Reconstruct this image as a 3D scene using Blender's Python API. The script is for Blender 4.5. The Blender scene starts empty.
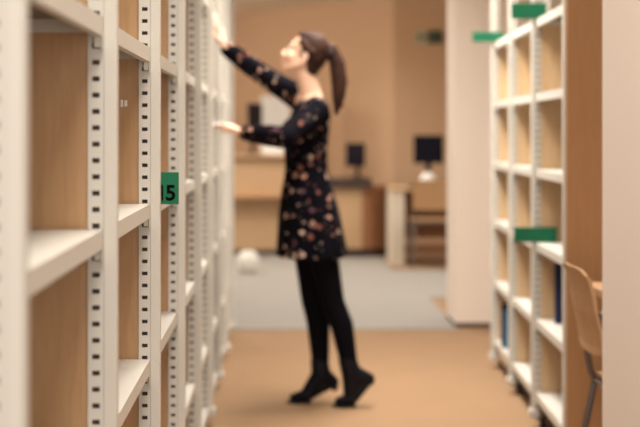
import bpy, bmesh, math, random
from mathutils import Vector, Matrix
random.seed(7)
S = bpy.context.scene
COL = S.collection
PI = math.pi
R = math.radians

# ------------------------------------------------------------------ materials
def srgb(r, g, b):
    f = lambda c: ((c/255+.055)/1.055)**2.4 if c/255 > .04045 else c/255/12.92
    return (f(r), f(g), f(b), 1)

def mat(name, col, rough=.6, metal=0., noise=0., scale=8., bump=0., spec=.4):
    m = bpy.data.materials.new(name); m.use_nodes = True
    nt = m.node_tree; b = nt.nodes['Principled BSDF']
    b.inputs['Base Color'].default_value = col
    b.inputs['Roughness'].default_value = rough
    b.inputs['Metallic'].default_value = metal
    b.inputs['Specular IOR Level'].default_value = spec
    if noise or bump:
        tc = nt.nodes.new('ShaderNodeTexCoord')
        n = nt.nodes.new('ShaderNodeTexNoise'); n.inputs['Scale'].default_value = scale
        n.inputs['Detail'].default_value = 5
        nt.links.new(tc.outputs['Object'], n.inputs['Vector'])
        if noise:
            mx = nt.nodes.new('ShaderNodeMix'); mx.data_type = 'RGBA'
            mx.inputs[6].default_value = tuple(c*(1-noise) for c in col[:3])+(1,)
            mx.inputs[7].default_value = tuple(min(1, c*(1+noise)) for c in col[:3])+(1,)
            nt.links.new(n.outputs['Fac'], mx.inputs[0])
            nt.links.new(mx.outputs[2], b.inputs['Base Color'])
        if bump:
            bp = nt.nodes.new('ShaderNodeBump'); bp.inputs['Strength'].default_value = bump
            bp.inputs['Distance'].default_value = .004
            nt.links.new(n.outputs['Fac'], bp.inputs['Height'])
            nt.links.new(bp.outputs['Normal'], b.inputs['Normal'])
    return m

def wood(name, c1, c2, rough=.5, stretch=(14, 14, 1.2)):
    m = bpy.data.materials.new(name); m.use_nodes = True
    nt = m.node_tree; b = nt.nodes['Principled BSDF']
    tc = nt.nodes.new('ShaderNodeTexCoord'); mp = nt.nodes.new('ShaderNodeMapping')
    mp.inputs['Scale'].default_value = stretch
    n = nt.nodes.new('ShaderNodeTexNoise'); n.inputs['Scale'].default_value = 6
    n.inputs['Detail'].default_value = 6; n.inputs['Distortion'].default_value = .6
    r = nt.nodes.new('ShaderNodeValToRGB')
    r.color_ramp.elements[0].position = .3; r.color_ramp.elements[0].color = c1
    r.color_ramp.elements[1].position = .72; r.color_ramp.elements[1].color = c2
    nt.links.new(tc.outputs['Object'], mp.inputs['Vector'])
    nt.links.new(mp.outputs['Vector'], n.inputs['Vector'])
    nt.links.new(n.outputs['Fac'], r.inputs['Fac'])
    nt.links.new(r.outputs['Color'], b.inputs['Base Color'])
    b.inputs['Roughness'].default_value = rough
    b.inputs['Specular IOR Level'].default_value = .35
    return m

def floral(name):
    m = bpy.data.materials.new(name); m.use_nodes = True
    nt = m.node_tree; b = nt.nodes['Principled BSDF']; L = nt.links.new
    tc = nt.nodes.new('ShaderNodeTexCoord')
    ns = nt.nodes.new('ShaderNodeTexNoise'); ns.inputs['Scale'].default_value = 45
    ad = nt.nodes.new('ShaderNodeVectorMath'); ad.operation = 'MULTIPLY_ADD'
    ad.inputs[1].default_value = (.022, .022, .022)
    L(tc.outputs['Object'], ns.inputs['Vector']); L(ns.outputs['Color'], ad.inputs[0]); L(tc.outputs['Object'], ad.inputs[2])
    prev = None
    base = (.004, .0035, .006, 1)
    for sc, th, pal in ((25, .34, [(0, base), (.46, srgb(170, 132, 118)), (.58, srgb(124, 80, 70)), (.70, srgb(196, 166, 148)), (.82, srgb(92, 66, 78)), (.92, srgb(176, 134, 116))]),
                        (40, .26, [(0, base), (.58, srgb(104, 64, 62)), (.74, srgb(150, 128, 118)), (.87, srgb(70, 72, 70))])):
        v = nt.nodes.new('ShaderNodeTexVoronoi'); v.inputs['Scale'].default_value = sc
        L(ad.outputs[0], v.inputs['Vector'])
        lt = nt.nodes.new('ShaderNodeMath'); lt.operation = 'LESS_THAN'; lt.inputs[1].default_value = th
        L(v.outputs['Distance'], lt.inputs[0])
        sp = nt.nodes.new('ShaderNodeSeparateColor'); L(v.outputs['Color'], sp.inputs[0])
        rp = nt.nodes.new('ShaderNodeValToRGB'); rp.color_ramp.interpolation = 'CONSTANT'
        e = rp.color_ramp.elements
        e[0].position, e[0].color = pal[0]; e[1].position, e[1].color = pal[1]
        for p, c in pal[2:]:
            x = e.new(p); x.color = c
        L(sp.outputs[0], rp.inputs['Fac'])
        mx = nt.nodes.new('ShaderNodeMix'); mx.data_type = 'RGBA'
        L(lt.outputs[0], mx.inputs[0])
        if prev is None: mx.inputs[6].default_value = base
        else: L(prev, mx.inputs[6])
        L(rp.outputs['Color'], mx.inputs[7]); prev = mx.outputs[2]
    L(prev, b.inputs['Base Color'])
    b.inputs['Roughness'].default_value = .9; b.inputs['Specular IOR Level'].default_value = .05
    return m

M = {}
M['metal'] = mat('cream_painted_steel', (.64, .605, .54, 1), .45, noise=.02, scale=3)
M['slot_shade'] = mat('slot_inner_shade', (.10, .075, .055, 1), .7)  # dark colour puts the shade inside the upright slots onto their backing
M['under'] = mat('shelf_underside_shade', (.16, .135, .115, 1), .6)  # shade beneath the shelves, painted as a darker underside
M['clip'] = mat('zinc_clip', (.62, .58, .50, 1), .35, .6)
M['beech'] = wood('beech_veneer', (.45, .262, .125, 1), (.53, .32, .165, 1))
M['beech_pale'] = wood('pale_beech_veneer', (.60, .40, .22, 1), (.70, .48, .275, 1))
M['beech_end'] = wood('beech_end_panel', (.46, .24, .105, 1), (.52, .28, .125, 1))
M['ply'] = wood('beech_plywood', (.47, .27, .13, 1), (.57, .34, .18, 1))
M['counter'] = wood('counter_veneer', (.48, .31, .175, 1), (.55, .365, .21, 1), stretch=(1.2, 8, 14))
M['redwood'] = wood('red_brown_veneer', (.30, .13, .06, 1), (.36, .17, .08, 1))
M['wall'] = mat('peach_wall_paint', (.66, .44, .275, 1), .85, noise=.02, scale=2)
M['wall2'] = mat('light_peach_paint', (.86, .75, .655, 1), .85, noise=.02, scale=2)
M['ceil'] = mat('ceiling_paint', (.86, .76, .63, 1), .9, noise=.01)
M['floor'] = mat('tan_carpet_floor', (.285, .17, .088, 1), .9, noise=.10, scale=3.5, bump=.3)
M['grey'] = mat('grey_carpet', (.29, .268, .238, 1), .95, noise=.06, scale=5, bump=.3)
M['darkbase'] = mat('dark_plinth', (.05, .03, .025, 1), .6)
M['black'] = mat('black_plastic', (.006, .006, .010, 1), .5, spec=.15)
M['screen'] = mat('dark_screen', (.005, .005, .012, 1), .4, spec=.12)
M['white'] = mat('white_plastic', (.83, .80, .74, 1), .45)
M['paper'] = mat('white_paper', (.88, .86, .82, 1), .7)
M['desk_white'] = mat('off_white_laminate', (.72, .64, .52, 1), .5)
M['green'] = mat('green_sign_plastic', (.012, .15, .072, 1), .5, spec=.2)
M['green_dk'] = mat('dark_green_sign', (.008, .05, .035, 1), .6, spec=.15)
M['exit_pale'] = mat('pale_sign_face', (.55, .50, .34, 1), .5)
M['ink'] = mat('black_ink', (.003, .004, .004, 1), .8, spec=.05)
M['skin'] = mat('skin', (.80, .51, .36, 1), .5, noise=.04, scale=20)
M['lips'] = mat('lips', (.55, .22, .18, 1), .45)
M['eye'] = mat('eye_white', (.8, .78, .74, 1), .3)
M['iris'] = mat('iris', (.06, .035, .02, 1), .3)
M['tights'] = mat('black_tights', (.004, .0035, .006, 1), .85, noise=.1, scale=60, spec=.08)
M['boot'] = mat('black_leather', (.003, .003, .007, 1), .5, bump=.1, scale=40, spec=.2)
M['sole'] = mat('black_rubber', (.008, .007, .009, 1), .8)
M['dress'] = floral('black_floral_fabric')
M['navy'] = mat('navy_cloth', (.012, .02, .085, 1), .6)
M['teal'] = mat('teal_cloth', (.03, .16, .30, 1), .6)
M['darkbook'] = mat('black_cloth', (.02, .018, .022, 1), .6)
M['chrome'] = mat('grey_steel_tube', (.20, .17, .16, 1), .35, .7)
def hairmat():
    m = mat('brown_hair', (.04, .018, .011, 1), .7, spec=.12)
    nt = m.node_tree; b = nt.nodes['Principled BSDF']
    tc = nt.nodes.new('ShaderNodeTexCoord'); mp = nt.nodes.new('ShaderNodeMapping'); mp.inputs['Scale'].default_value = (5, 60, 10)
    n = nt.nodes.new('ShaderNodeTexNoise'); n.inputs['Scale'].default_value = 4; n.inputs['Detail'].default_value = 4
    r = nt.nodes.new('ShaderNodeValToRGB')
    r.color_ramp.elements[0].position = .3; r.color_ramp.elements[0].color = (.012, .006, .005, 1)
    r.color_ramp.elements[1].position = .8; r.color_ramp.elements[1].color = (.075, .03, .018, 1)
    nt.links.new(tc.outputs['Object'], mp.inputs[0]); nt.links.new(mp.outputs[0], n.inputs[0])
    nt.links.new(n.outputs['Fac'], r.inputs[0]); nt.links.new(r.outputs[0], b.inputs['Base Color'])
    bp = nt.nodes.new('ShaderNodeBump'); bp.inputs['Strength'].default_value = .6; bp.inputs['Distance'].default_value = .004
    nt.links.new(n.outputs['Fac'], bp.inputs['Height']); nt.links.new(bp.outputs[0], b.inputs['Normal'])
    return m
M['hair'] = hairmat()

# ------------------------------------------------------------------ mesh helpers
def box(bm, x0, x1, y0, y1, z0, z1, mi=0, bev=0):
    r = bmesh.ops.create_cube(bm, size=1)
    vs = r['verts']
    for v in vs:
        v.co = Vector((x0+(v.co.x+.5)*(x1-x0), y0+(v.co.y+.5)*(y1-y0), z0+(v.co.z+.5)*(z1-z0)))
    fs = set(f for v in vs for f in v.link_faces)
    for f in fs: f.material_index = mi
    if bev:
        es = list(set(e for v in vs for e in v.link_edges))
        bmesh.ops.bevel(bm, geom=es, offset=bev, segments=2, affect='EDGES', profile=.5)
    return vs

def capsule(bm, a, b, ra, rb, seg=14, squash=None):
    """tapered rounded limb from a to b"""
    a = Vector(a); b = Vector(b); d = b-a; L = d.length
    q = d.normalized().to_track_quat('Z', 'Y').to_matrix() if L > 1e-6 else Matrix.Identity(3)
    rings = []
    for k in range(1, 5):
        t = -PI/2+k*PI/10
        rings.append((ra*math.sin(t), ra*math.cos(t)))
    rings += [(0, ra), (L, rb)]
    for k in range(1, 5):
        t = k*PI/10
        rings.append((L+rb*math.sin(t), rb*math.cos(t)))
    rv = []
    for z, r in rings:
        rv.append([bm.verts.new(a+q@Vector((r*math.cos(2*PI*i/seg), r*math.sin(2*PI*i/seg), z))) for i in range(seg)])
    for p, n in zip(rv, rv[1:]):
        for i in range(seg):
            bm.faces.new((p[i], p[(i+1) % seg], n[(i+1) % seg], n[i]))
    v0 = bm.verts.new(a-q@Vector((0, 0, ra))); v1 = bm.verts.new(a+q@Vector((0, 0, L+rb)))
    for i in range(seg):
        bm.faces.new((v0, rv[0][(i+1) % seg], rv[0][i]))
        bm.faces.new((v1, rv[-1][i], rv[-1][(i+1) % seg]))

def ellipsoid(bm, c, r, rot=None, u=20, v=14):
    rr = bmesh.ops.create_uvsphere(bm, u_segments=u, v_segments=v, radius=1)
    for w in rr['verts']:
        p = Vector((w.co.x*r[0], w.co.y*r[1], w.co.z*r[2]))
        if rot: p = rot@p
        w.co = p+Vector(c)

def loft(bm, secs, seg=40, cap=True, wob=None):
    """secs: (cx, cy, z, rx, ry)"""
    rv = []
    for k, (cx, cy, z, rx, ry) in enumerate(secs):
        ring = []
        for i in range(seg):
            t = 2*PI*i/seg
            f = wob(k, t) if wob else 1
            ring.append(bm.verts.new((cx+rx*f*math.cos(t), cy+ry*f*math.sin(t), z)))
        rv.append(ring)
    for p, n in zip(rv, rv[1:]):
        for i in range(seg):
            bm.faces.new((p[i], p[(i+1) % seg], n[(i+1) % seg], n[i]))
    if cap:
        bm.faces.new(rv[0][::-1]); bm.faces.new(rv[-1])

def tube(bm, pts, r, seg=10):
    for a, b in zip(pts, pts[1:]): capsule(bm, a, b, r, r, seg)

def cyl(bm, c, r, z0, z1, seg=24, r2=None):
    r2 = r if r2 is None else r2
    loft(bm, [(c[0], c[1], z0, r, r), (c[0], c[1], z1, r2, r2)], seg)

def prism(bm, pts, z0, z1, mi=0):
    lo = [bm.verts.new((x, y, z0)) for x, y in pts]; hi = [bm.verts.new((x, y, z1)) for x, y in pts]
    n = len(pts)
    fs = [bm.faces.new(lo[::-1]), bm.faces.new(hi)]
    for i in range(n): fs.append(bm.faces.new((lo[i], lo[(i+1) % n], hi[(i+1) % n], hi[i])))
    for f in fs: f.material_index = mi

def obj(name, bm, mats, parent=None, smooth=False, loc=None):
    bmesh.ops.recalc_face_normals(bm, faces=bm.faces)
    me = bpy.data.meshes.new(name); bm.to_mesh(me); bm.free()
    for m in (mats if isinstance(mats, (list, tuple)) else [mats]): me.materials.append(m)
    if smooth:
        for p in me.polygons: p.use_smooth = True
    o = bpy.data.objects.new(name, me); COL.objects.link(o)
    if parent: o.parent = parent
    if loc: o.location = loc
    return o

def remeshed(name, bm, mats, parent, voxel, it=5, fac=.5, assign=None):
    bmesh.ops.recalc_face_normals(bm, faces=bm.faces)
    me = bpy.data.meshes.new(name+'_raw'); bm.to_mesh(me); bm.free()
    t = bpy.data.objects.new('tmp', me); COL.objects.link(t)
    md = t.modifiers.new('r', 'REMESH'); md.mode = 'VOXEL'; md.voxel_size = voxel; md.adaptivity = 0
    sm = t.modifiers.new('s', 'SMOOTH'); sm.factor = fac; sm.iterations = it
    dg = bpy.context.evaluated_depsgraph_get(); dg.update()
    res = bpy.data.meshes.new_from_object(t.evaluated_get(dg))
    bpy.data.objects.remove(t); bpy.data.meshes.remove(me)
    res.name = name; res.materials.clear()
    for m in (mats if isinstance(mats, (list, tuple)) else [mats]): res.materials.append(m)
    for p in res.polygons:
        p.use_smooth = True
        if assign: p.material_index = assign(p.center)
    o = bpy.data.objects.new(name, res); COL.objects.link(o); o.parent = parent
    return o

def empty(name, loc, rz=0):
    o = bpy.data.objects.new(name, None); COL.objects.link(o)
    o.location = loc; o.rotation_euler = (0, 0, rz); o.empty_display_size = .1
    return o

def tag(o, label, cat, group=None):
    o['label'] = label; o['category'] = cat
    if group: o['group'] = group
    return o

def struct(name, bm, m, loc=None):
    o = obj(name, bm, m, loc=loc); o['kind'] = 'structure'
    return o

# ------------------------------------------------------------------ the setting
b = bmesh.new(); box(b, -4, 4.5, -4, 26, -.1, 0); struct('floor', b, M['floor'])
b = bmesh.new(); prism(b, [(-4, 9.57), (1.13, 9.57), (1.13, 11.4), (4.5, 11.4), (4.5, 13.7), (1.02, 13.7), (1.02, 15.6), (-4, 15.6)], 0.0005, .006)
o = struct('trim_1', b, M['grey']); o['label'] = 'grey carpet area between the shelves and the desks'
b = bmesh.new(); box(b, -4, 4.5, -4, 26, 2.73, 2.83); struct('ceiling', b, M['ceil'])
b = bmesh.new(); prism(b, [(1.22, 16), (-4, 24.77), (-4, 25.2), (1.42, 16.15)], 0, 2.73); struct('wall_back', b, M['wall'])
b = bmesh.new(); box(b, 1.2, 4.5, 16, 16.15, 0, 2.73); struct('wall_back_right', b, M['wall'])
b = bmesh.new(); box(b, 4.5, 4.6, -4, 16.15, 0, 2.73); struct('wall_right', b, M['wall2'])
b = bmesh.new(); box(b, -4.1, -4, -4, 25.2, 0, 2.73); struct('wall_left', b, M['wall2'])
b = bmesh.new(); box(b, 1.122, 2.6, 9.7, 10.15, 0, 2.73); struct('wall_middle', b, M['wall2'])
b = bmesh.new(); box(b, 1.119, 2.603, 9.697, 10.153, .001, .03); struct('baseboard_middle', b, M['darkbase'])
b = bmesh.new(); box(b, .9385, 1.25, 2.4, 4.4, 0, 2.73); struct('wall_near', b, M['wall2'])
b = bmesh.new(); box(b, 1.23, 4.5, 15.985, 16, .0, .07); struct('baseboard_back', b, M['redwood'])

# ------------------------------------------------------------------ shelving rows
DEP = .31      # smooth column width, holed strip width, depth of a row
PITCH = .0285
def upright_mesh(sg, H, SM, HS):
    b = bmesh.new()
    def bx(x0, x1, *a, **k): box(b, min(sg*x0, sg*x1), max(sg*x0, sg*x1), *a, **k)
    for (e0, e1, h0, h1) in ((0, SM, SM, SM+HS), (DEP-SM, DEP, DEP-SM-HS, DEP-SM)):
        bx(e0, e1, 0, .034, .045, H, bev=.002)
        # perforated plate: strips beside the slots and bridges between them
        w = (h1-h0); ha, hb = h0+w*.24, h0+w*.72
        bx(h0, ha, .0025, .0045, .045, H); bx(hb, h1, .0025, .0045, .045, H)
        z = .06; prev = .045
        while z < H-.03:
            bx(ha, hb, .0025, .0045, prev, z-.0044); prev = z+.0044; z += PITCH
        bx(ha, hb, .0025, .0045, prev, H)
        bx(h0, h1, .0295, .0315, .045, H)
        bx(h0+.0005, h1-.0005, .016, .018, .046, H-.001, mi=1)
    me = bpy.data.meshes.new('upright'); bmesh.ops.recalc_face_normals(b, faces=b.faces); b.to_mesh(me); b.free()
    me.materials.append(M['metal']); me.materials.append(M['slot_shade'])
    return me
def shared(name, bm, mats):
    bmesh.ops.recalc_face_normals(bm, faces=bm.faces)
    me = bpy.data.meshes.new(name); bm.to_mesh(me); bm.free()
    for m in (mats if isinstance(mats, (list, tuple)) else [mats]): me.materials.append(m)
    return me
def link(name, me, parent, loc=(0, 0, 0)):
    o = bpy.data.objects.new(name, me); COL.objects.link(o); o.parent = parent; o.location = loc
    return o

def shelving(name, loc, rz, sg, ys, levels, H, SM, HS, wood_m, label, PH=None):
    PH = PH or H-.02
    root = empty(name, loc, rz); tag(root, label, 'bookshelf')
    um = upright_mesh(sg, H, SM, HS)
    def bx(b, x0, x1, *a, **k): box(b, min(sg*x0, sg*x1), max(sg*x0, sg*x1), *a, **k)
    b = bmesh.new(); bx(b, SM+HS+.0005, DEP-SM-HS-.0005, .008, .026, .10, PH); pm = shared('side_panel', b, wood_m)
    b = bmesh.new(); bx(b, SM+.002, SM+.0155, -.0118, -.0022, -.053, -.028, bev=.0015)
    bx(b, SM-.0005, SM+.0018, -.02, -.0022, -.056, -.022, bev=.0008)
    cm = shared('shelf_clip', b, M['clip'])
    b = bmesh.new(); cyl(b, (sg*.05, .017), .02, .0015, .014, 20, .016); cyl(b, (sg*.05, .017), .009, .014, .0448, 12); fm = shared('levelling_foot', b, M['sole'])
    b = bmesh.new(); bx(b, -.010, .030, -.008, .042, .042, .080, bev=.006); bl = shared('foot_block', b, M['metal'])
    b = bmesh.new(); cyl(b, (sg*(DEP-.03), .017), .02, .0015, .0445, 12); rf = shared('levelling_foot', b, M['sole'])
    for y in ys:
        u = link('upright', um, root, (0, y, 0))
        link('levelling_foot', fm, u); link('levelling_foot', rf, u); link('foot_block', bl, u)
        link('side_panel', pm, root, (0, y, 0))
    cache = {}
    x0, x1 = SM, DEP-.002; T = .033
    for y, y2 in zip(ys, ys[1:]):
        bay = round(y2-y, 4); L = bay-.036
        if bay not in cache:
            b = bmesh.new()
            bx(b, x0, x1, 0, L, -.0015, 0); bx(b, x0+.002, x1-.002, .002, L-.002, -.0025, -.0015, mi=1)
            bx(b, x0, x0+.0018, 0, L, -T, -.0015); bx(b, x0+.0018, x0+.016, 0, L, -T, -T+.0018)      # front lip with its return
            bx(b, x1-.0018, x1, 0, L, -T, -.0015); bx(b, x1-.016, x1-.0018, 0, L, -T, -T+.0018)
            bx(b, x0+.0018, x1-.0018, 0, .0018, -.026, -.0025); bx(b, x0+.0018, x1-.0018, L-.0018, L, -.026, -.0025)
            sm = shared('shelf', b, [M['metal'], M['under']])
            b = bmesh.new(); bx(b, DEP-.0012, DEP+.004, .034, bay, .08, PH-.03); cache[bay] = (sm, shared('back_panel', b, wood_m))
        sm, bp = cache[bay]
        link('back_panel', bp, root, (0, y, 0))
        for z in levels:
            link('shelf_clip', cm, link('shelf', sm, root, (0, y+.036, z)), (0, L, 0))
    return root

left = shelving('library_shelving', (-.2845, 1.68, 0), 0, -1, [.95*i for i in range(9)], [.075, .345, .712, 1.08, 1.449, 1.815, 2.10], 2.3, .023, .0275, M['beech'],
    'long row of empty cream steel shelving with slotted uprights that the woman reaches into')
b = bmesh.new(); box(b, -.448, -.442, 0, .0006, -.008, .009); box(b, -.439, -.432, 0, .0006, -.007, .008)
st = obj('sticker', b, M['paper'], left); st.location = (.354, 1.9072, 1.318)
st['label'] = 'small white sticker marks on the wood panel'
right = shelving('library_shelving', (1.034, 5.51, 0), -math.atan(.0345), 1, [0, .875, 1.70, 2.50], [.152, .462, .786, 1.094, 1.415, 1.728], 2.3, .0165, .021, M['beech_pale'],
    'cream steel bookcase with wooden end panel, standing by the pillar with green flags on it', 1.728)
b = bmesh.new(); box(b, .0085, .33, -.022, -.0015, .02, 2.3, bev=.001)
ep = obj('end_panel', b, M['beech_end'], right); ep['label'] = 'plain beech end panel'

# ------------------------------------------------------------------ green signs
def text_mesh(s, size, name, m, parent, loc):
    cu = bpy.data.curves.new('t', 'FONT'); cu.body = s; cu.size = size; cu.extrude = .0004; cu.offset = size*.028
    cu.space_character = .86; cu.align_x = 'CENTER'; cu.align_y = 'CENTER'
    t = bpy.data.objects.new('tmp', cu); COL.objects.link(t)
    dg = bpy.context.evaluated_depsgraph_get(); dg.update()
    me = bpy.data.meshes.new_from_object(t.evaluated_get(dg)); bpy.data.objects.remove(t)
    me.materials.clear(); me.materials.append(m)
    o = bpy.data.objects.new(name, me); COL.objects.link(o); o.parent = parent
    o.location = loc; o.rotation_euler = (PI/2, 0, 0)
    return o
sg_ = empty('number_sign', (-.2738, 3.629, 1.1155))
tag(sg_, 'small green sign reading 15 on the upright of the long cream shelving', 'sign')
b = bmesh.new(); box(b, -.031, .031, -.003, 0, -.0385, .0385, bev=.0008); obj('sign_plate', b, M['green'], sg_)
text_mesh('15', .051, 'number', M['ink'], sg_, (.0004, -.0036, -.013))

def flag(x0, x1, y, z0, z1, label):
    t = empty('shelf_flag', ((x0+x1)/2, y, z0)); tag(t, label, 'sign', 'green flags on the bookcase')
    w = x1-x0
    b = bmesh.new(); box(b, -w/2, w/2, -.003, 0, 0, z1-z0, bev=.0008); obj('sign_plate', b, M['green'], t)
    b = bmesh.new(); box(b, -.004, .016, 0, .010, .01, (z1-z0)-.01); obj('bracket', b, M['clip'], t)
flag(1.017, 1.186, 7.99, 1.7295, 1.782, 'green flag sign at the top far end of the bookcase, beside the pillar')
flag(.975, 1.124, 6.372, 1.7295, 1.795, 'green flag sign on the top shelf of the bookcase, nearest the ceiling')
flag(.987, 1.168, 6.372, .788, .850, 'long green flag sign halfway down the bookcase, below the other two green flags')

# ------------------------------------------------------------------ books on the right bookcase
def book(name, parent_loc, w, d, h, m, label, rz=0, group=None, rx=0):
    t = empty(name, parent_loc, rz); t.rotation_euler.x = rx; tag(t, label, 'book', group)
    b = bmesh.new()
    box(b, -w/2, w/2, 0, .0025, 0, h, bev=.0006); box(b, -w/2, w/2, d-.0025, d, 0, h, bev=.0006); box(b, -w/2, -w/2+.003, 0, d, 0, h, bev=.0006)
    obj('cover', b, m, t)
    b = bmesh.new(); box(b, -w/2+.003, w/2-.004, .0025, d-.0025, .003, h-.003); obj('page_block', b, M['paper'], t)
    return t
rr = -math.atan(.0345)
def rloc(x, y, z):     # bookcase-local to world
    c, s = math.cos(rr), math.sin(rr)
    return (1.034+c*x-s*y, 5.51+s*x+c*y, z)
book('book', rloc(.157, .72, .463), .16, .032, .245, M['navy'], 'tall navy book standing on the shelf just under the long green flag', rr)
book('book', rloc(.094, 2.22, .153), .14, .035, .22, M['darkbook'], 'black book beside a teal book in the far bay of the bookcase', rr)
book('book', rloc(.102, 2.17, .153), .14, .03, .19, M['teal'], 'teal book beside a black book in the far bay of the bookcase', rr)

# ------------------------------------------------------------------ plywood chairs and the near table
def chair(loc, rz, label, group='plywood library chairs'):
    """faces local +x; the seat centre is at the origin"""
    t = empty('plywood_chair', loc, rz); tag(t, label, 'chair', group)
    b = bmesh.new()                                    # curved backrest
    prof = [(-.245, .82), (-.236, .79), (-.222, .74), (-.212, .68), (-.198, .62), (-.190, .57), (-.190, .545)]
    n = 11; W = .37
    grid = []
    for (x, z) in prof:
        row = []
        for j in range(n):
            u = -1+2*j/(n-1)
            zz = z
            if z > .8: zz = z-.018*abs(u)**5
            if z < .56: zz = z+.014*abs(u)**5
            row.append((x+.014*(1-u*u)*-1+.0, u*W/2, zz))
        grid.append(row)
    th = .011
    fr = [[b.verts.new(p) for p in r] for r in grid]; bk = [[b.verts.new((p[0]-th, p[1], p[2])) for p in r] for r in grid]
    for i in range(len(prof)-1):
        for j in range(n-1):
            b.faces.new((fr[i][j], fr[i][j+1], fr[i+1][j+1], fr[i+1][j])); b.faces.new((bk[i][j], bk[i+1][j], bk[i+1][j+1], bk[i][j+1]))
        b.faces.new((fr[i][0], fr[i+1][0], bk[i+1][0], bk[i][0])); b.faces.new((fr[i][-1], bk[i][-1], bk[i+1][-1], fr[i+1][-1]))
    for j in range(n-1):
        b.faces.new((fr[0][j], bk[0][j], bk[0][j+1], fr[0][j+1])); b.faces.new((fr[-1][j], fr[-1][j+1], bk[-1][j+1], bk[-1][j]))
    obj('backrest', b, M['ply'], t, smooth=False)
    b = bmesh.new()
    vs = box(b, -.15, .22, -.195, .195, .44, .452)
    bmesh.ops.bevel(b, geom=[e for e in b.edges if abs(e.verts[0].co.z-e.verts[1].co.z) > .005], offset=.04, segments=5, affect='EDGES')
    obj('seat', b, M['ply'], t)
    for s in (-1, 1):
        y = s*.17
        b = bmesh.new(); tube(b, [(.17, y, .425), (.2, y*1.08, .011)], .011); obj('leg', b, M['chrome'], t, True)
        b = bmesh.new(); tube(b, [(-.15, y, .425), (-.235, y*1.08, .011)], .011); obj('leg', b, M['chrome'], t, True)
        b = bmesh.new(); tube(b, [(.17, y, .425), (-.15, y, .425), (-.165, y, .45), (-.182, y, .55), (-.198, y, .68)], .011)
        obj('side_frame', b, M['chrome'], t, True)
    for x in (-.15, .17):
        b = bmesh.new(); tube(b, [(x, -.17, .425), (x, .17, .425)], .009); obj('cross_bar', b, M['chrome'], t, True)
    return t
chair((1.205, 4.89, 0), 0, 'plywood chair seen edge-on between the bookcase end and the near wall')
t = empty('reading_table', (1.45, 4.83, 0)); tag(t, 'pale wooden reading table behind the plywood chair by the near wall', 'table')
b = bmesh.new(); box(b, -.40, .45, -.35, .37, .705, .735, bev=.004); obj('tabletop', b, M['ply'], t)
for sx in (-.30, .40):
    for sy in (-.28, .31):
        b = bmesh.new(); tube(b, [(sx, sy, .69), (sx, sy, .016)], .016); obj('leg', b, M['chrome'], t, True)
b = bmesh.new(); box(b, -.34, .40, -.29, .32, .66, .705); obj('apron', b, M['chrome'], t)

# ------------------------------------------------------------------ the office beyond
t = empty('reception_counter', (-.55, 15.3, 0)); tag(t, 'pale wooden reception counter with a ledge, far behind the woman', 'counter')
b = bmesh.new(); box(b, -1.2, .83, .0, .05, .63, 1.0); obj('upper_panel', b, M['counter'], t)
b = bmesh.new(); box(b, -1.2, .83, .06, .10, .06, .595); obj('lower_panel', b, M['counter'], t)
b = bmesh.new(); box(b, -1.22, .85, -.10, .10, .595, .63, bev=.004); obj('ledge', b, M['ply'], t)
b = bmesh.new(); box(b, -1.22, .85, -.06, .38, 1.0, 1.03, bev=.004); obj('countertop', b, M['counter'], t)
b = bmesh.new(); box(b, -1.18, .81, .08, .12, .0065, .06); obj('plinth', b, M['darkbase'], t)
for x in (-1.2, .79):
    b = bmesh.new(); box(b, x, x+.04, .10, .36, .0065, 1.0); obj('side_panel', b, M['counter'], t)

t = empty('information_desk', (.72, 15.1, 0)); tag(t, 'wooden desk with a dark top and angled end, behind the woman', 'desk')
def sl(bm, pts, z0, z1): prism(bm, pts, z0, z1)
b = bmesh.new(); sl(b, [(-.40, 0), (.10, 0), (.10, .03), (-.40, .03)], .09, .70); obj('front_panel', b, M['counter'], t)
pts = []
for k in range(7):
    a = k/6; pts.append((.10+.31*math.sin(a*PI/2)**.9, .45*(1-math.cos(a*PI/2))))
b = bmesh.new(); sl(b, pts+[(p[0]-.03, p[1]+.03) for p in pts[::-1]], .09, .69); o = obj('curved_end', b, M['redwood'], t); o['label'] = 'red-brown curved end of the desk'
b = bmesh.new(); sl(b, [(-.38, .02)]+[(p[0]-.01, p[1]+.015) for p in pts]+[(.36, .62), (-.38, .62)], .0065, .09); obj('plinth', b, M['darkbase'], t)
b = bmesh.new(); box(b, -.42, .20, -.05, .64, .70, .785, bev=.006); o = obj('desktop', b, M['darkbase'], t); o['label'] = 'dark brown desktop'
b = bmesh.new(); sl(b, [(.2, .07), (.33, .12), (.42, .30), (.42, .6), (.2, .6)], .69, .715); obj('end_top', b, M['redwood'], t)

def monitor(loc, rz, w, h, foot, label, ball=False):
    t = empty('computer_monitor', loc, rz); tag(t, label, 'monitor')
    b = bmesh.new(); box(b, -w/2, w/2, -.02, .012, foot, foot+h, bev=.004); obj('housing', b, M['black'], t)
    b = bmesh.new(); box(b, -w/2+.012, w/2-.012, -.0215, -.0195, foot+.014, foot+h-.012); obj('screen', b, M['screen'], t)
    b = bmesh.new(); box(b, -.025, .025, .012, .03, .010, foot+h*.5, bev=.003); obj('stand', b, M['black'], t)
    b = bmesh.new(); cyl(b, (0, .01), .09, 0, .012, 28, .085); obj('base', b, M['black'], t)
    return t
monitor((.77, 15.36, .786), R(-58), .30, .24, .12, 'small black monitor turned sideways on the dark desktop behind the woman')
monitor((-.26, 15.45, 1.031), R(64), .28, .36, .16, 'dark monitor turned sideways on the counter, seen between her arms')
t = empty('paper_box', (-.075, 15.38, 1.0305)); tag(t, 'white box on the reception counter just under her near sleeve', 'box')
b = bmesh.new(); box(b, -.105, .105, -.08, .08, 0, .095, bev=.004); obj('tray', b, M['white'], t)
b = bmesh.new(); box(b, -.108, .108, -.083, .083, .0955, .125, bev=.004); obj('lid', b, M['white'], t)

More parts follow.
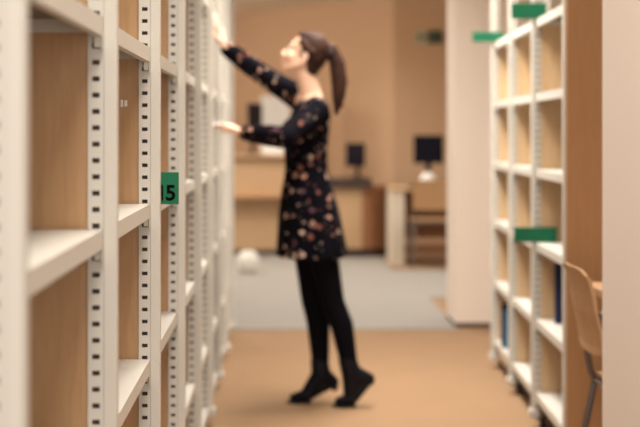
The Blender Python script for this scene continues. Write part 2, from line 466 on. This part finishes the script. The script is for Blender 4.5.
t = empty('tall_cabinet', (-.06, 16.5, 0)); tag(t, 'tall cream cabinet behind the counter, seen between the woman\'s arms', 'cabinet')
b = bmesh.new(); box(b, -.15, .17, 0, .4, .001, 1.66); obj('body', b, M['desk_white'], t)
for k in (0, 1):
    b = bmesh.new(); box(b, -.148+k*.16, .006+k*.16, -.02, -.0005, .06, 1.64, bev=.003); d = obj('door', b, M['paper'], t)
    b = bmesh.new(); box(b, -.012+k*.03, -.004+k*.03, -.032, -.0205, .85, .97, bev=.002); obj('handle', b, M['clip'], d)

t = empty('waste_bin', (-.283, 13.4, .006)); tag(t, 'small round white bin on the grey carpet beside the long shelving', 'bin')
b = bmesh.new()
secs = [(0, 0, 0, .06, .06), (0, 0, .03, .085, .085), (0, 0, .09, .098, .098), (0, 0, .15, .088, .088), (0, 0, .18, .068, .068)]
loft(b, secs, 32); obj('body', b, M['white'], t, True)
b = bmesh.new(); loft(b, [(0, 0, .1805, .07, .07), (0, 0, .192, .06, .06), (0, 0, .198, .02, .02)], 32); obj('lid', b, M['white'], t, True)

t = empty('computer_desk', (1.5, 14.2, 0)); tag(t, 'desk with an off-white side panel under a large black monitor beside the pillar', 'desk')
b = bmesh.new(); box(b, -.45, -.33, 0, .66, .0005, .70, bev=.003); o = obj('side_panel', b, M['desk_white'], t); o['label'] = 'thick off-white side panel'
b = bmesh.new(); box(b, .62, .66, 0, .66, .0005, .70, bev=.003); obj('side_panel', b, M['desk_white'], t)
b = bmesh.new(); box(b, -.46, .68, -.02, .68, .70, .73, bev=.003); obj('desktop', b, M['counter'], t)
b = bmesh.new(); box(b, -.33, .62, .60, .63, .22, .70); obj('modesty_panel', b, M['redwood'], t)
monitor((1.425, 14.5, .731), 0, .285, .27, .225, 'large black monitor on the right-hand desk beside the pillar')
t = empty('desk_speaker', (1.40, 14.3, .731)); tag(t, 'small round white speaker under the monitor beside the pillar', 'speaker')
b = bmesh.new(); loft(b, [(0, 0, 0, .04, .04), (0, 0, .02, .065, .062), (0, 0, .07, .078, .07), (0, 0, .12, .06, .055), (0, 0, .145, .02, .02)], 28); obj('body', b, M['white'], t, True)
b = bmesh.new(); cyl(b, (0, 0), .012, .1452, .151, 16); obj('button', b, M['clip'], t)
t = empty('keyboard', (1.37, 14.215, .731)); tag(t, 'black keyboard along the front edge of the desk beside the pillar', 'keyboard')
b = bmesh.new(); box(b, -.16, .16, -.03, .03, 0, .018, bev=.004); obj('case', b, M['black'], t)
b = bmesh.new()
for r_ in range(3):
    for c_ in range(14): box(b, -.15+c_*.0215, -.132+c_*.0215, -.025+r_*.017, -.011+r_*.017, .0185, .023)
o = obj('keys', b, M['black'], t)
chair((1.40, 14.02, 0), PI/2, 'plywood chair with its back to us, in front of the far computer desk')

# exit sign on the far wall
t = empty('exit_sign', (1.575, 15.985, 2.187)); tag(t, 'small green and pale emergency exit sign high on the far wall', 'sign')
b = bmesh.new(); box(b, -.145, .145, -.008, .014, 0, .15, bev=.003); obj('sign_plate', b, M['exit_pale'], t)
b = bmesh.new(); box(b, -.015, .138, -.0105, -.0085, .008, .142); o = obj('green_field', b, M['green_dk'], t)
b = bmesh.new()
capsule(b, (.055, -.0115, .118), (.055, -.0115, .118), .006, .006, 10)
for p, q in (((.055, .1), (.06, .065)), ((.06, .065), (.04, .035)), ((.06, .065), (.085, .03)), ((.055, .095), (.03, .08)), ((.055, .095), (.085, .085))):
    capsule(b, (p[0], -.0115, p[1]), (q[0], -.0115, q[1]), .0028, .0028, 8)
for v in b.verts: v.co.y = -.0115+(v.co.y+.0115)*.15
obj('pictogram', b, M['exit_pale'], t)
b = bmesh.new()
vs = [b.verts.new(p) for p in [(-.125, -.0092, .075), (-.085, -.0092, .115), (-.085, -.0092, .088), (-.035, -.0092, .088), (-.035, -.0092, .062), (-.085, -.0092, .062), (-.085, -.0092, .035)]]
f = b.faces.new(vs); r_ = bmesh.ops.extrude_face_region(b, geom=[f])
for v in r_['geom']:
    if isinstance(v, bmesh.types.BMVert): v.co.y += .0008
obj('arrow', b, M['green_dk'], t)

# ------------------------------------------------------------------ the woman
PER = empty('person', (0, 0, 0))
tag(PER, 'woman in a black floral dress on tiptoe reaching up to the shelves', 'person')
HC = Vector((.110, 6.93, 1.607)); HT = Matrix.Rotation(R(23), 3, 'Y') @ Matrix.Rotation(R(-4), 3, 'Z')
HS_ = .91
def hp(x, y, z): return HC+HT@(Vector((x, y, z))*HS_)
def he(bm, c, r): ellipsoid(bm, hp(*c), tuple(v*HS_ for v in r), HT)
def hc(bm, a, c, ra, rb): capsule(bm, hp(*a), hp(*c), ra*HS_, rb*HS_)

body = bmesh.new()
he(body, (.014, 0, .03), (.090, .073, .088))
he(body, (-.028, 0, -.03), (.055, .057, .083))
he(body, (-.060, 0, -.094), (.024, .027, .020))
for s in (-1, 1):
    hc(body, (-.052, s*.02, -.092), (.012, s*.050, -.05), .020, .022)
    he(body, (-.058, s*.034, -.034), (.026, .024, .026))
    he(body, (-.074, s*.028, .024), (.012, .024, .009))
    he(body, (.016, s*.075, -.016), (.015, .006, .026)); he(body, (.014, s*.077, -.042), (.009, .006, .010))
    he(body, (-.093, s*.010, -.041), (.010, .008, .008))
hc(body, (-.080, 0, .006), (-.103, 0, -.036), .008, .0105)
he(body, (-.084, 0, -.062), (.0105, .022, .006)); he(body, (-.083, 0, -.074), (.010, .019, .007))
NB = Vector((.150, 6.94, 1.395))
capsule(body, hp(.018, 0, -.06), NB, .044, .052)
# trunk
loft(body, [(.125, 6.94, .80, .08, .13), (.128, 6.94, .86, .098, .158), (.13, 6.94, .93, .098, .160), (.124, 6.94, 1.02, .085, .135), (.12, 6.94, 1.09, .076, .118),
            (.120, 6.94, 1.17, .082, .128), (.126, 6.94, 1.26, .088, .145), (.138, 6.94, 1.33, .082, .150), (.148, 6.94, 1.385, .062, .115), (.15, 6.94, 1.42, .045, .06)], 32)
SH_R, EL_R, WR_R = Vector((.10, 7.065, 1.405)), Vector((-.075, 7.175, 1.520)), Vector((-.262, 7.19, 1.655))
SH_L, EL_L, WR_L = Vector((.160, 6.795, 1.340)), Vector((.025, 6.64, 1.228)), Vector((-.165, 6.775, 1.250))
capsule(body, (.14, 6.97, 1.375), SH_R, .06, .052); capsule(body, (.145, 6.90, 1.35), SH_L, .06, .054)
for sh, el, wr in ((SH_R, EL_R, WR_R), (SH_L, EL_L, WR_L)):
    capsule(body, sh, el, .046, .037); capsule(body, el, el.lerp(wr, .35), .037, .036); capsule(body, el.lerp(wr, .35), wr, .036, .024)
# legs: hip, knee, ankle, ball, toe
LEG = {'far': [Vector((.122, 7.01, .86)), Vector((.150, 7.00, .482)), Vector((.190, 6.985, .135)), Vector((.122, 6.98, .032)), Vector((.064, 6.985, .024))],
       'near': [Vector((.160, 6.86, .86)), Vector((.240, 6.88, .478)), Vector((.322, 6.885, .162)), Vector((.322, 6.88, .034)), Vector((.270, 6.88, .026))]}
def leg_shapes(bm, k, g=0.):
    h, kn, an, ba, to = LEG[k]
    capsule(bm, h, kn, .080+g, .050+g)
    cm = kn.lerp(an, .32)+Vector((.014, 0, 0))
    capsule(bm, kn, cm, .050+g, .050+g); capsule(bm, cm, an, .050+g, .033+g)
for k in LEG:
    leg_shapes(body, k); h, kn, an, ba, to = LEG[k]
    capsule(body, an, ba, .033, .026); capsule(body, ba, to, .024, .018)

def hand(bm, wr, d, pn, thumb_sign, curls, spread=.10, L=1.0):
    """wr: wrist; d: direction of the fingers; pn: the way the palm faces"""
    d = d.normalized(); pn = (pn-d*pn.dot(d)).normalized(); sd = d.cross(pn)*thumb_sign    # towards the thumb
    for k in range(4):
        o = (.027-.018*k)*L
        capsule(bm, wr+sd*o*.55+d*.006, wr+d*(.082-.003*abs(k-1.2))*L+sd*o, .015, .0115, 10)
    lens = [(.040, .025, .019), (.045, .029, .020), (.041, .027, .020), (.032, .020, .018)]
    for k in range(4):
        o = (.027-.018*k)*L; p = wr+d*(.082-.003*abs(k-1.2))*L+sd*o
        ang = 0; dirn0 = (d+sd*(spread*(1.5-k)/1.5)).normalized(); rad = .0088
        for j, ln in enumerate(lens[k]):
            ang += curls[k][j]
            dv = dirn0*math.cos(ang)+pn*math.sin(ang)
            q = p+dv*ln*L
            capsule(bm, p, q, rad, rad-.0009, 10); p = q; rad -= .0009
    p = wr+sd*.020+d*.022+pn*.006
    for ln, (a_, b_, c_), r0, r1 in ((.042, (.70, .62, .30), .0135, .0115), (.030, (.90, .30, .32), .0110, .0098), (.025, (.97, .05, .30), .0098, .0082)):
        q = p+(d*a_+sd*b_+pn*c_).normalized()*ln*L
        capsule(bm, p, q, r0, r1, 10); p = q
# raised far hand: palm against the shelves, fingers closing over a shelf edge
hand(body, WR_R, Vector((-.30, .06, .9)), Vector((-1, .05, -.25)), 1, [(.25, .45, .35)]*4)
# near hand: closing on the spine of a white book
hand(body, WR_L, Vector((-.9, .14, .36)), Vector((-.3, .15, -1)), -1, [(.15, .35, .3), (.18, .4, .3), (.2, .4, .3), (.22, .4, .3)])
remeshed('body', body, M['skin'], PER, .0042, 4, .5)

for s in (-1, 1):
    b = bmesh.new(); he(b, (-.0755, s*.029, .004), (.0105, .0135, .0085)); e = obj('eye', b, M['eye'], PER, True)
    b = bmesh.new(); he(b, (-.0845, s*.0295, .004), (.0028, .0058, .0058)); obj('iris', b, M['iris'], e, True)
    b = bmesh.new(); hc(b, (-.087, s*.014, .026), (-.076, s*.043, .028), .0032, .002); obj('eyebrow', b, M['hair'], PER, True)
b = bmesh.new(); he(b, (-.0885, 0, -.0625), (.0085, .020, .0045)); he(b, (-.0875, 0, -.0725), (.0080, .017, .0055)); obj('lips', b, M['lips'], PER, True)

hair = bmesh.new()
he(hair, (.034, 0, .043), (.083, .081, .086)); he(hair, (.055, 0, .005), (.062, .074, .075)); he(hair, (.062, 0, -.045), (.042, .058, .050)); he(hair, (.0, 0, .075), (.062, .060, .050))
he(hair, (-.035, 0, .082), (.030, .048, .030))
for s in (-1, 1):
    hc(hair, (-.03, s*.055, .055), (.04, s*.075, .02), .018, .02); hc(hair, (-.012, s*.071, .03), (-.008, s*.072, -.02), .008, .004)
he(hair, (.112, 0, .045), (.026, .026, .026))
PT = [hp(.112, 0, .055), Vector((.238, 6.935, 1.628)), Vector((.262, 6.935, 1.565)), Vector((.272, 6.93, 1.48)), Vector((.268, 6.925, 1.41)), Vector((.258, 6.92, 1.34))]
for (p, q), (ra, rb) in zip(zip(PT, PT[1:]), ((.022, .030), (.030, .037), (.037, .038), (.038, .030), (.030, .011))): capsule(hair, p, q, ra, rb)
for k in range(9):
    a = 2*PI*k/9; off = Vector((math.cos(a)*.022, math.sin(a)*.026, 0))
    capsule(hair, PT[2]+off, PT[4]+off*.9+Vector((0, 0, -.02*(k % 3))), .012, .007, 8)
remeshed('hair', hair, M['hair'], PER, .0045, 3, .5)
b = bmesh.new(); capsule(b, hp(.112, 0, .054), hp(.121, 0, .053), .0255, .0255); obj('hair_tie', b, M['black'], PER, True)

dress = bmesh.new()
g = .010
def wob(k, t):
    a = max(0, (k-5))/6
    return 1+a*.035*math.sin(9*t+.4)+a*.02*math.sin(5*t)
secs = [(.152, 6.94, 1.402, .060, .115), (.148, 6.94, 1.372, .080, .148), (.140, 6.94, 1.33, .094, .162), (.123, 6.94, 1.26, .104, .158), (.118, 6.94, 1.18, .101, .145), (.120, 6.94, 1.10, .096, .136),
        (.124, 6.94, 1.04, .106, .150), (.126, 6.94, .97, .122, .172), (.133, 6.94, .89, .138, .188), (.139, 6.94, .80, .149, .200), (.144, 6.94, .73, .157, .208), (.146, 6.94, .682, .162, .213)]
loft(dress, secs, 56, True, wob)
ellipsoid(dress, (.166, 6.875, 1.372), (.050, .070, .047)); ellipsoid(dress, (.160, 7.0, 1.375), (.046, .070, .045))
for s in (1, -1): ellipsoid(dress, (.058, 6.94+s*.062, 1.262), (.052, .056, .058))
capsule(dress, (.142, 6.99, 1.358), SH_R, .058, .064); capsule(dress, (.155, 6.88, 1.342), SH_L, .060, .067)
for sh, el, wr in ((SH_R, EL_R, WR_R), (SH_L, EL_L, WR_L)):
    m1 = sh.lerp(el, .5); w2 = el.lerp(wr, .93)
    capsule(dress, sh, m1, .064, .056); capsule(dress, m1, el, .056, .049); capsule(dress, el, el.lerp(wr, .4), .049, .049); capsule(dress, el.lerp(wr, .4), w2, .049, .037)
    d = (wr-el).normalized()
    for j in range(4):                                  # gathered folds along the sleeve
        c = el.lerp(wr, .12+.22*j); ellipsoid(dress, c, (.053-.003*j, .053-.003*j, .013), d.to_track_quat('Z', 'Y').to_matrix())
remeshed('dress', dress, M['dress'], PER, .006, 3, .5)
b = bmesh.new(); loft(b, [(.121, 6.94, 1.085, .0985, .139), (.121, 6.94, 1.112, .0985, .139)], 48, False); o = obj('waistband', b, M['dress'], PER, True)
sd_ = o.modifiers.new('s', 'SOLIDIFY'); sd_.thickness = .004
tg = bmesh.new()
for k in LEG: leg_shapes(tg, k, .004)
remeshed('tights', tg, M['tights'], PER, .006, 3)
for k in ('far', 'near'):
    h, kn, an, ba, to = LEG[k]
    up = (kn-an).normalized()
    b = bmesh.new()
    capsule(b, an+up*.06, an, .043, .046); capsule(b, an, ba+Vector((0, 0, .006)), .044, .032)
    fwd = (to-ba).normalized()
    if k == 'far':
        heel = Vector((.246, 6.985, .098)); hb = Vector((.252, 6.985, .078))
    else:
        heel = Vector((.405, 6.885, .128)); hb = Vector((.408, 6.885, .122))
    capsule(b, an+Vector((.012, 0, -.01)), heel, .043, .028)
    capsule(b, heel, ba+Vector((.01, 0, .008)), .026, .028)
    capsule(b, ba+Vector((0, 0, .004)), to, .031, .022)
    capsule(b, ba+Vector((0, .012, .002)), to+Vector((.004, .006, 0)), .026, .020); capsule(b, ba+Vector((0, -.012, .002)), to+Vector((.004, -.006, 0)), .026, .020)
    for v in b.verts:
        if v.co.z < .004: v.co.z = .004
    bo = remeshed('boot', b, M['boot'], PER, .005, 3)
    b = bmesh.new()
    capsule(b, heel+Vector((.004, 0, -.012)), hb+Vector((.0, 0, -.006)), .021, .018, 12)
    obj('heel', b, M['sole'], bo, True)
    b = bmesh.new()
    n = 14; ring = []
    for i in range(n*2):
        a = 2*PI*i/(n*2); cx = (ba.x+to.x)/2-.004; rx = abs(ba.x-to.x)/2+.030
        ring.append((cx+rx*math.cos(a), ba.y+.036*math.sin(a)))
    prism(b, ring, .001, .010); obj('sole', b, M['sole'], bo)

book('book', (-.322, 6.855, 1.262), .13, .018, .11, M['paper'], 'small white book held flat in the woman\'s near hand at the shelf edge', R(4), None, R(78))

# ------------------------------------------------------------------ light
W = bpy.data.worlds.new('World'); S.world = W; W.use_nodes = True
bg = W.node_tree.nodes['Background']; bg.inputs[0].default_value = (1.0, .95, .88, 1); bg.inputs[1].default_value = .28
def area(name, loc, rot, sx, sy, power, col=(1, .94, .86), spread=145):
    l = bpy.data.lights.new(name, 'AREA'); l.shape = 'RECTANGLE'; l.size = sx; l.size_y = sy; l.energy = power; l.color = col; l.spread = R(spread)
    o = bpy.data.objects.new(name, l); COL.objects.link(o); o.location = loc; o.rotation_euler = rot
    return o
for x, y, p in ((.0, 1.5, 30), (-.02, 3.3, 23), (.42, 5.9, 40), (.5, 7.3, 66), (.62, 8.6, 18), (.42, 11.2, 34), (.42, 14.0, 34)):
    area('ceiling_lamp', (x, y, 2.70), (0, 0, 0), .5, 1.4, p)
area('ceiling_lamp', (-2.2, 13.2, 2.7), (0, 0, 0), .6, 1.4, 60, spread=175)
area('ceiling_lamp', (2.6, 12.0, 2.7), (0, 0, 0), .6, 1.4, 45)
for x, y in ((-1.7, 14.2), (-2.6, 17.0)):  # unseen point lights added to brighten the upper back wall
    l = bpy.data.lights.new('wall_fill_light', 'POINT'); l.shadow_soft_size = .16; l.energy = 55; l.color = (1, .94, .86)
    o = bpy.data.objects.new('wall_fill_light', l); COL.objects.link(o); o.location = (x, y, 2.2)
area('window_light', (.3, -2.6, 1.5), (R(90), 0, 0), 4.5, 2.0, 135, (1, .965, .92), 180)

# ------------------------------------------------------------------ camera
cam = bpy.data.cameras.new('Camera'); co = bpy.data.objects.new('Camera', cam); COL.objects.link(co)
co.location = (0, 0, 1.248); co.rotation_euler = (R(90), 0, 0)
cam.sensor_width = 36; cam.lens = 1511/640*36
cam.shift_x = (320-280)/640; cam.shift_y = -(213.5-133)/640
cam.clip_start = .05
cam.dof.use_dof = True; cam.dof.focus_distance = 3.35; cam.dof.aperture_fstop = 3.1
S.camera = co
S.view_settings.view_transform = 'Standard'; S.view_settings.look = 'None'
S.view_settings.exposure = 0; S.view_settings.gamma = 1; S.view_settings.use_curve_mapping = False
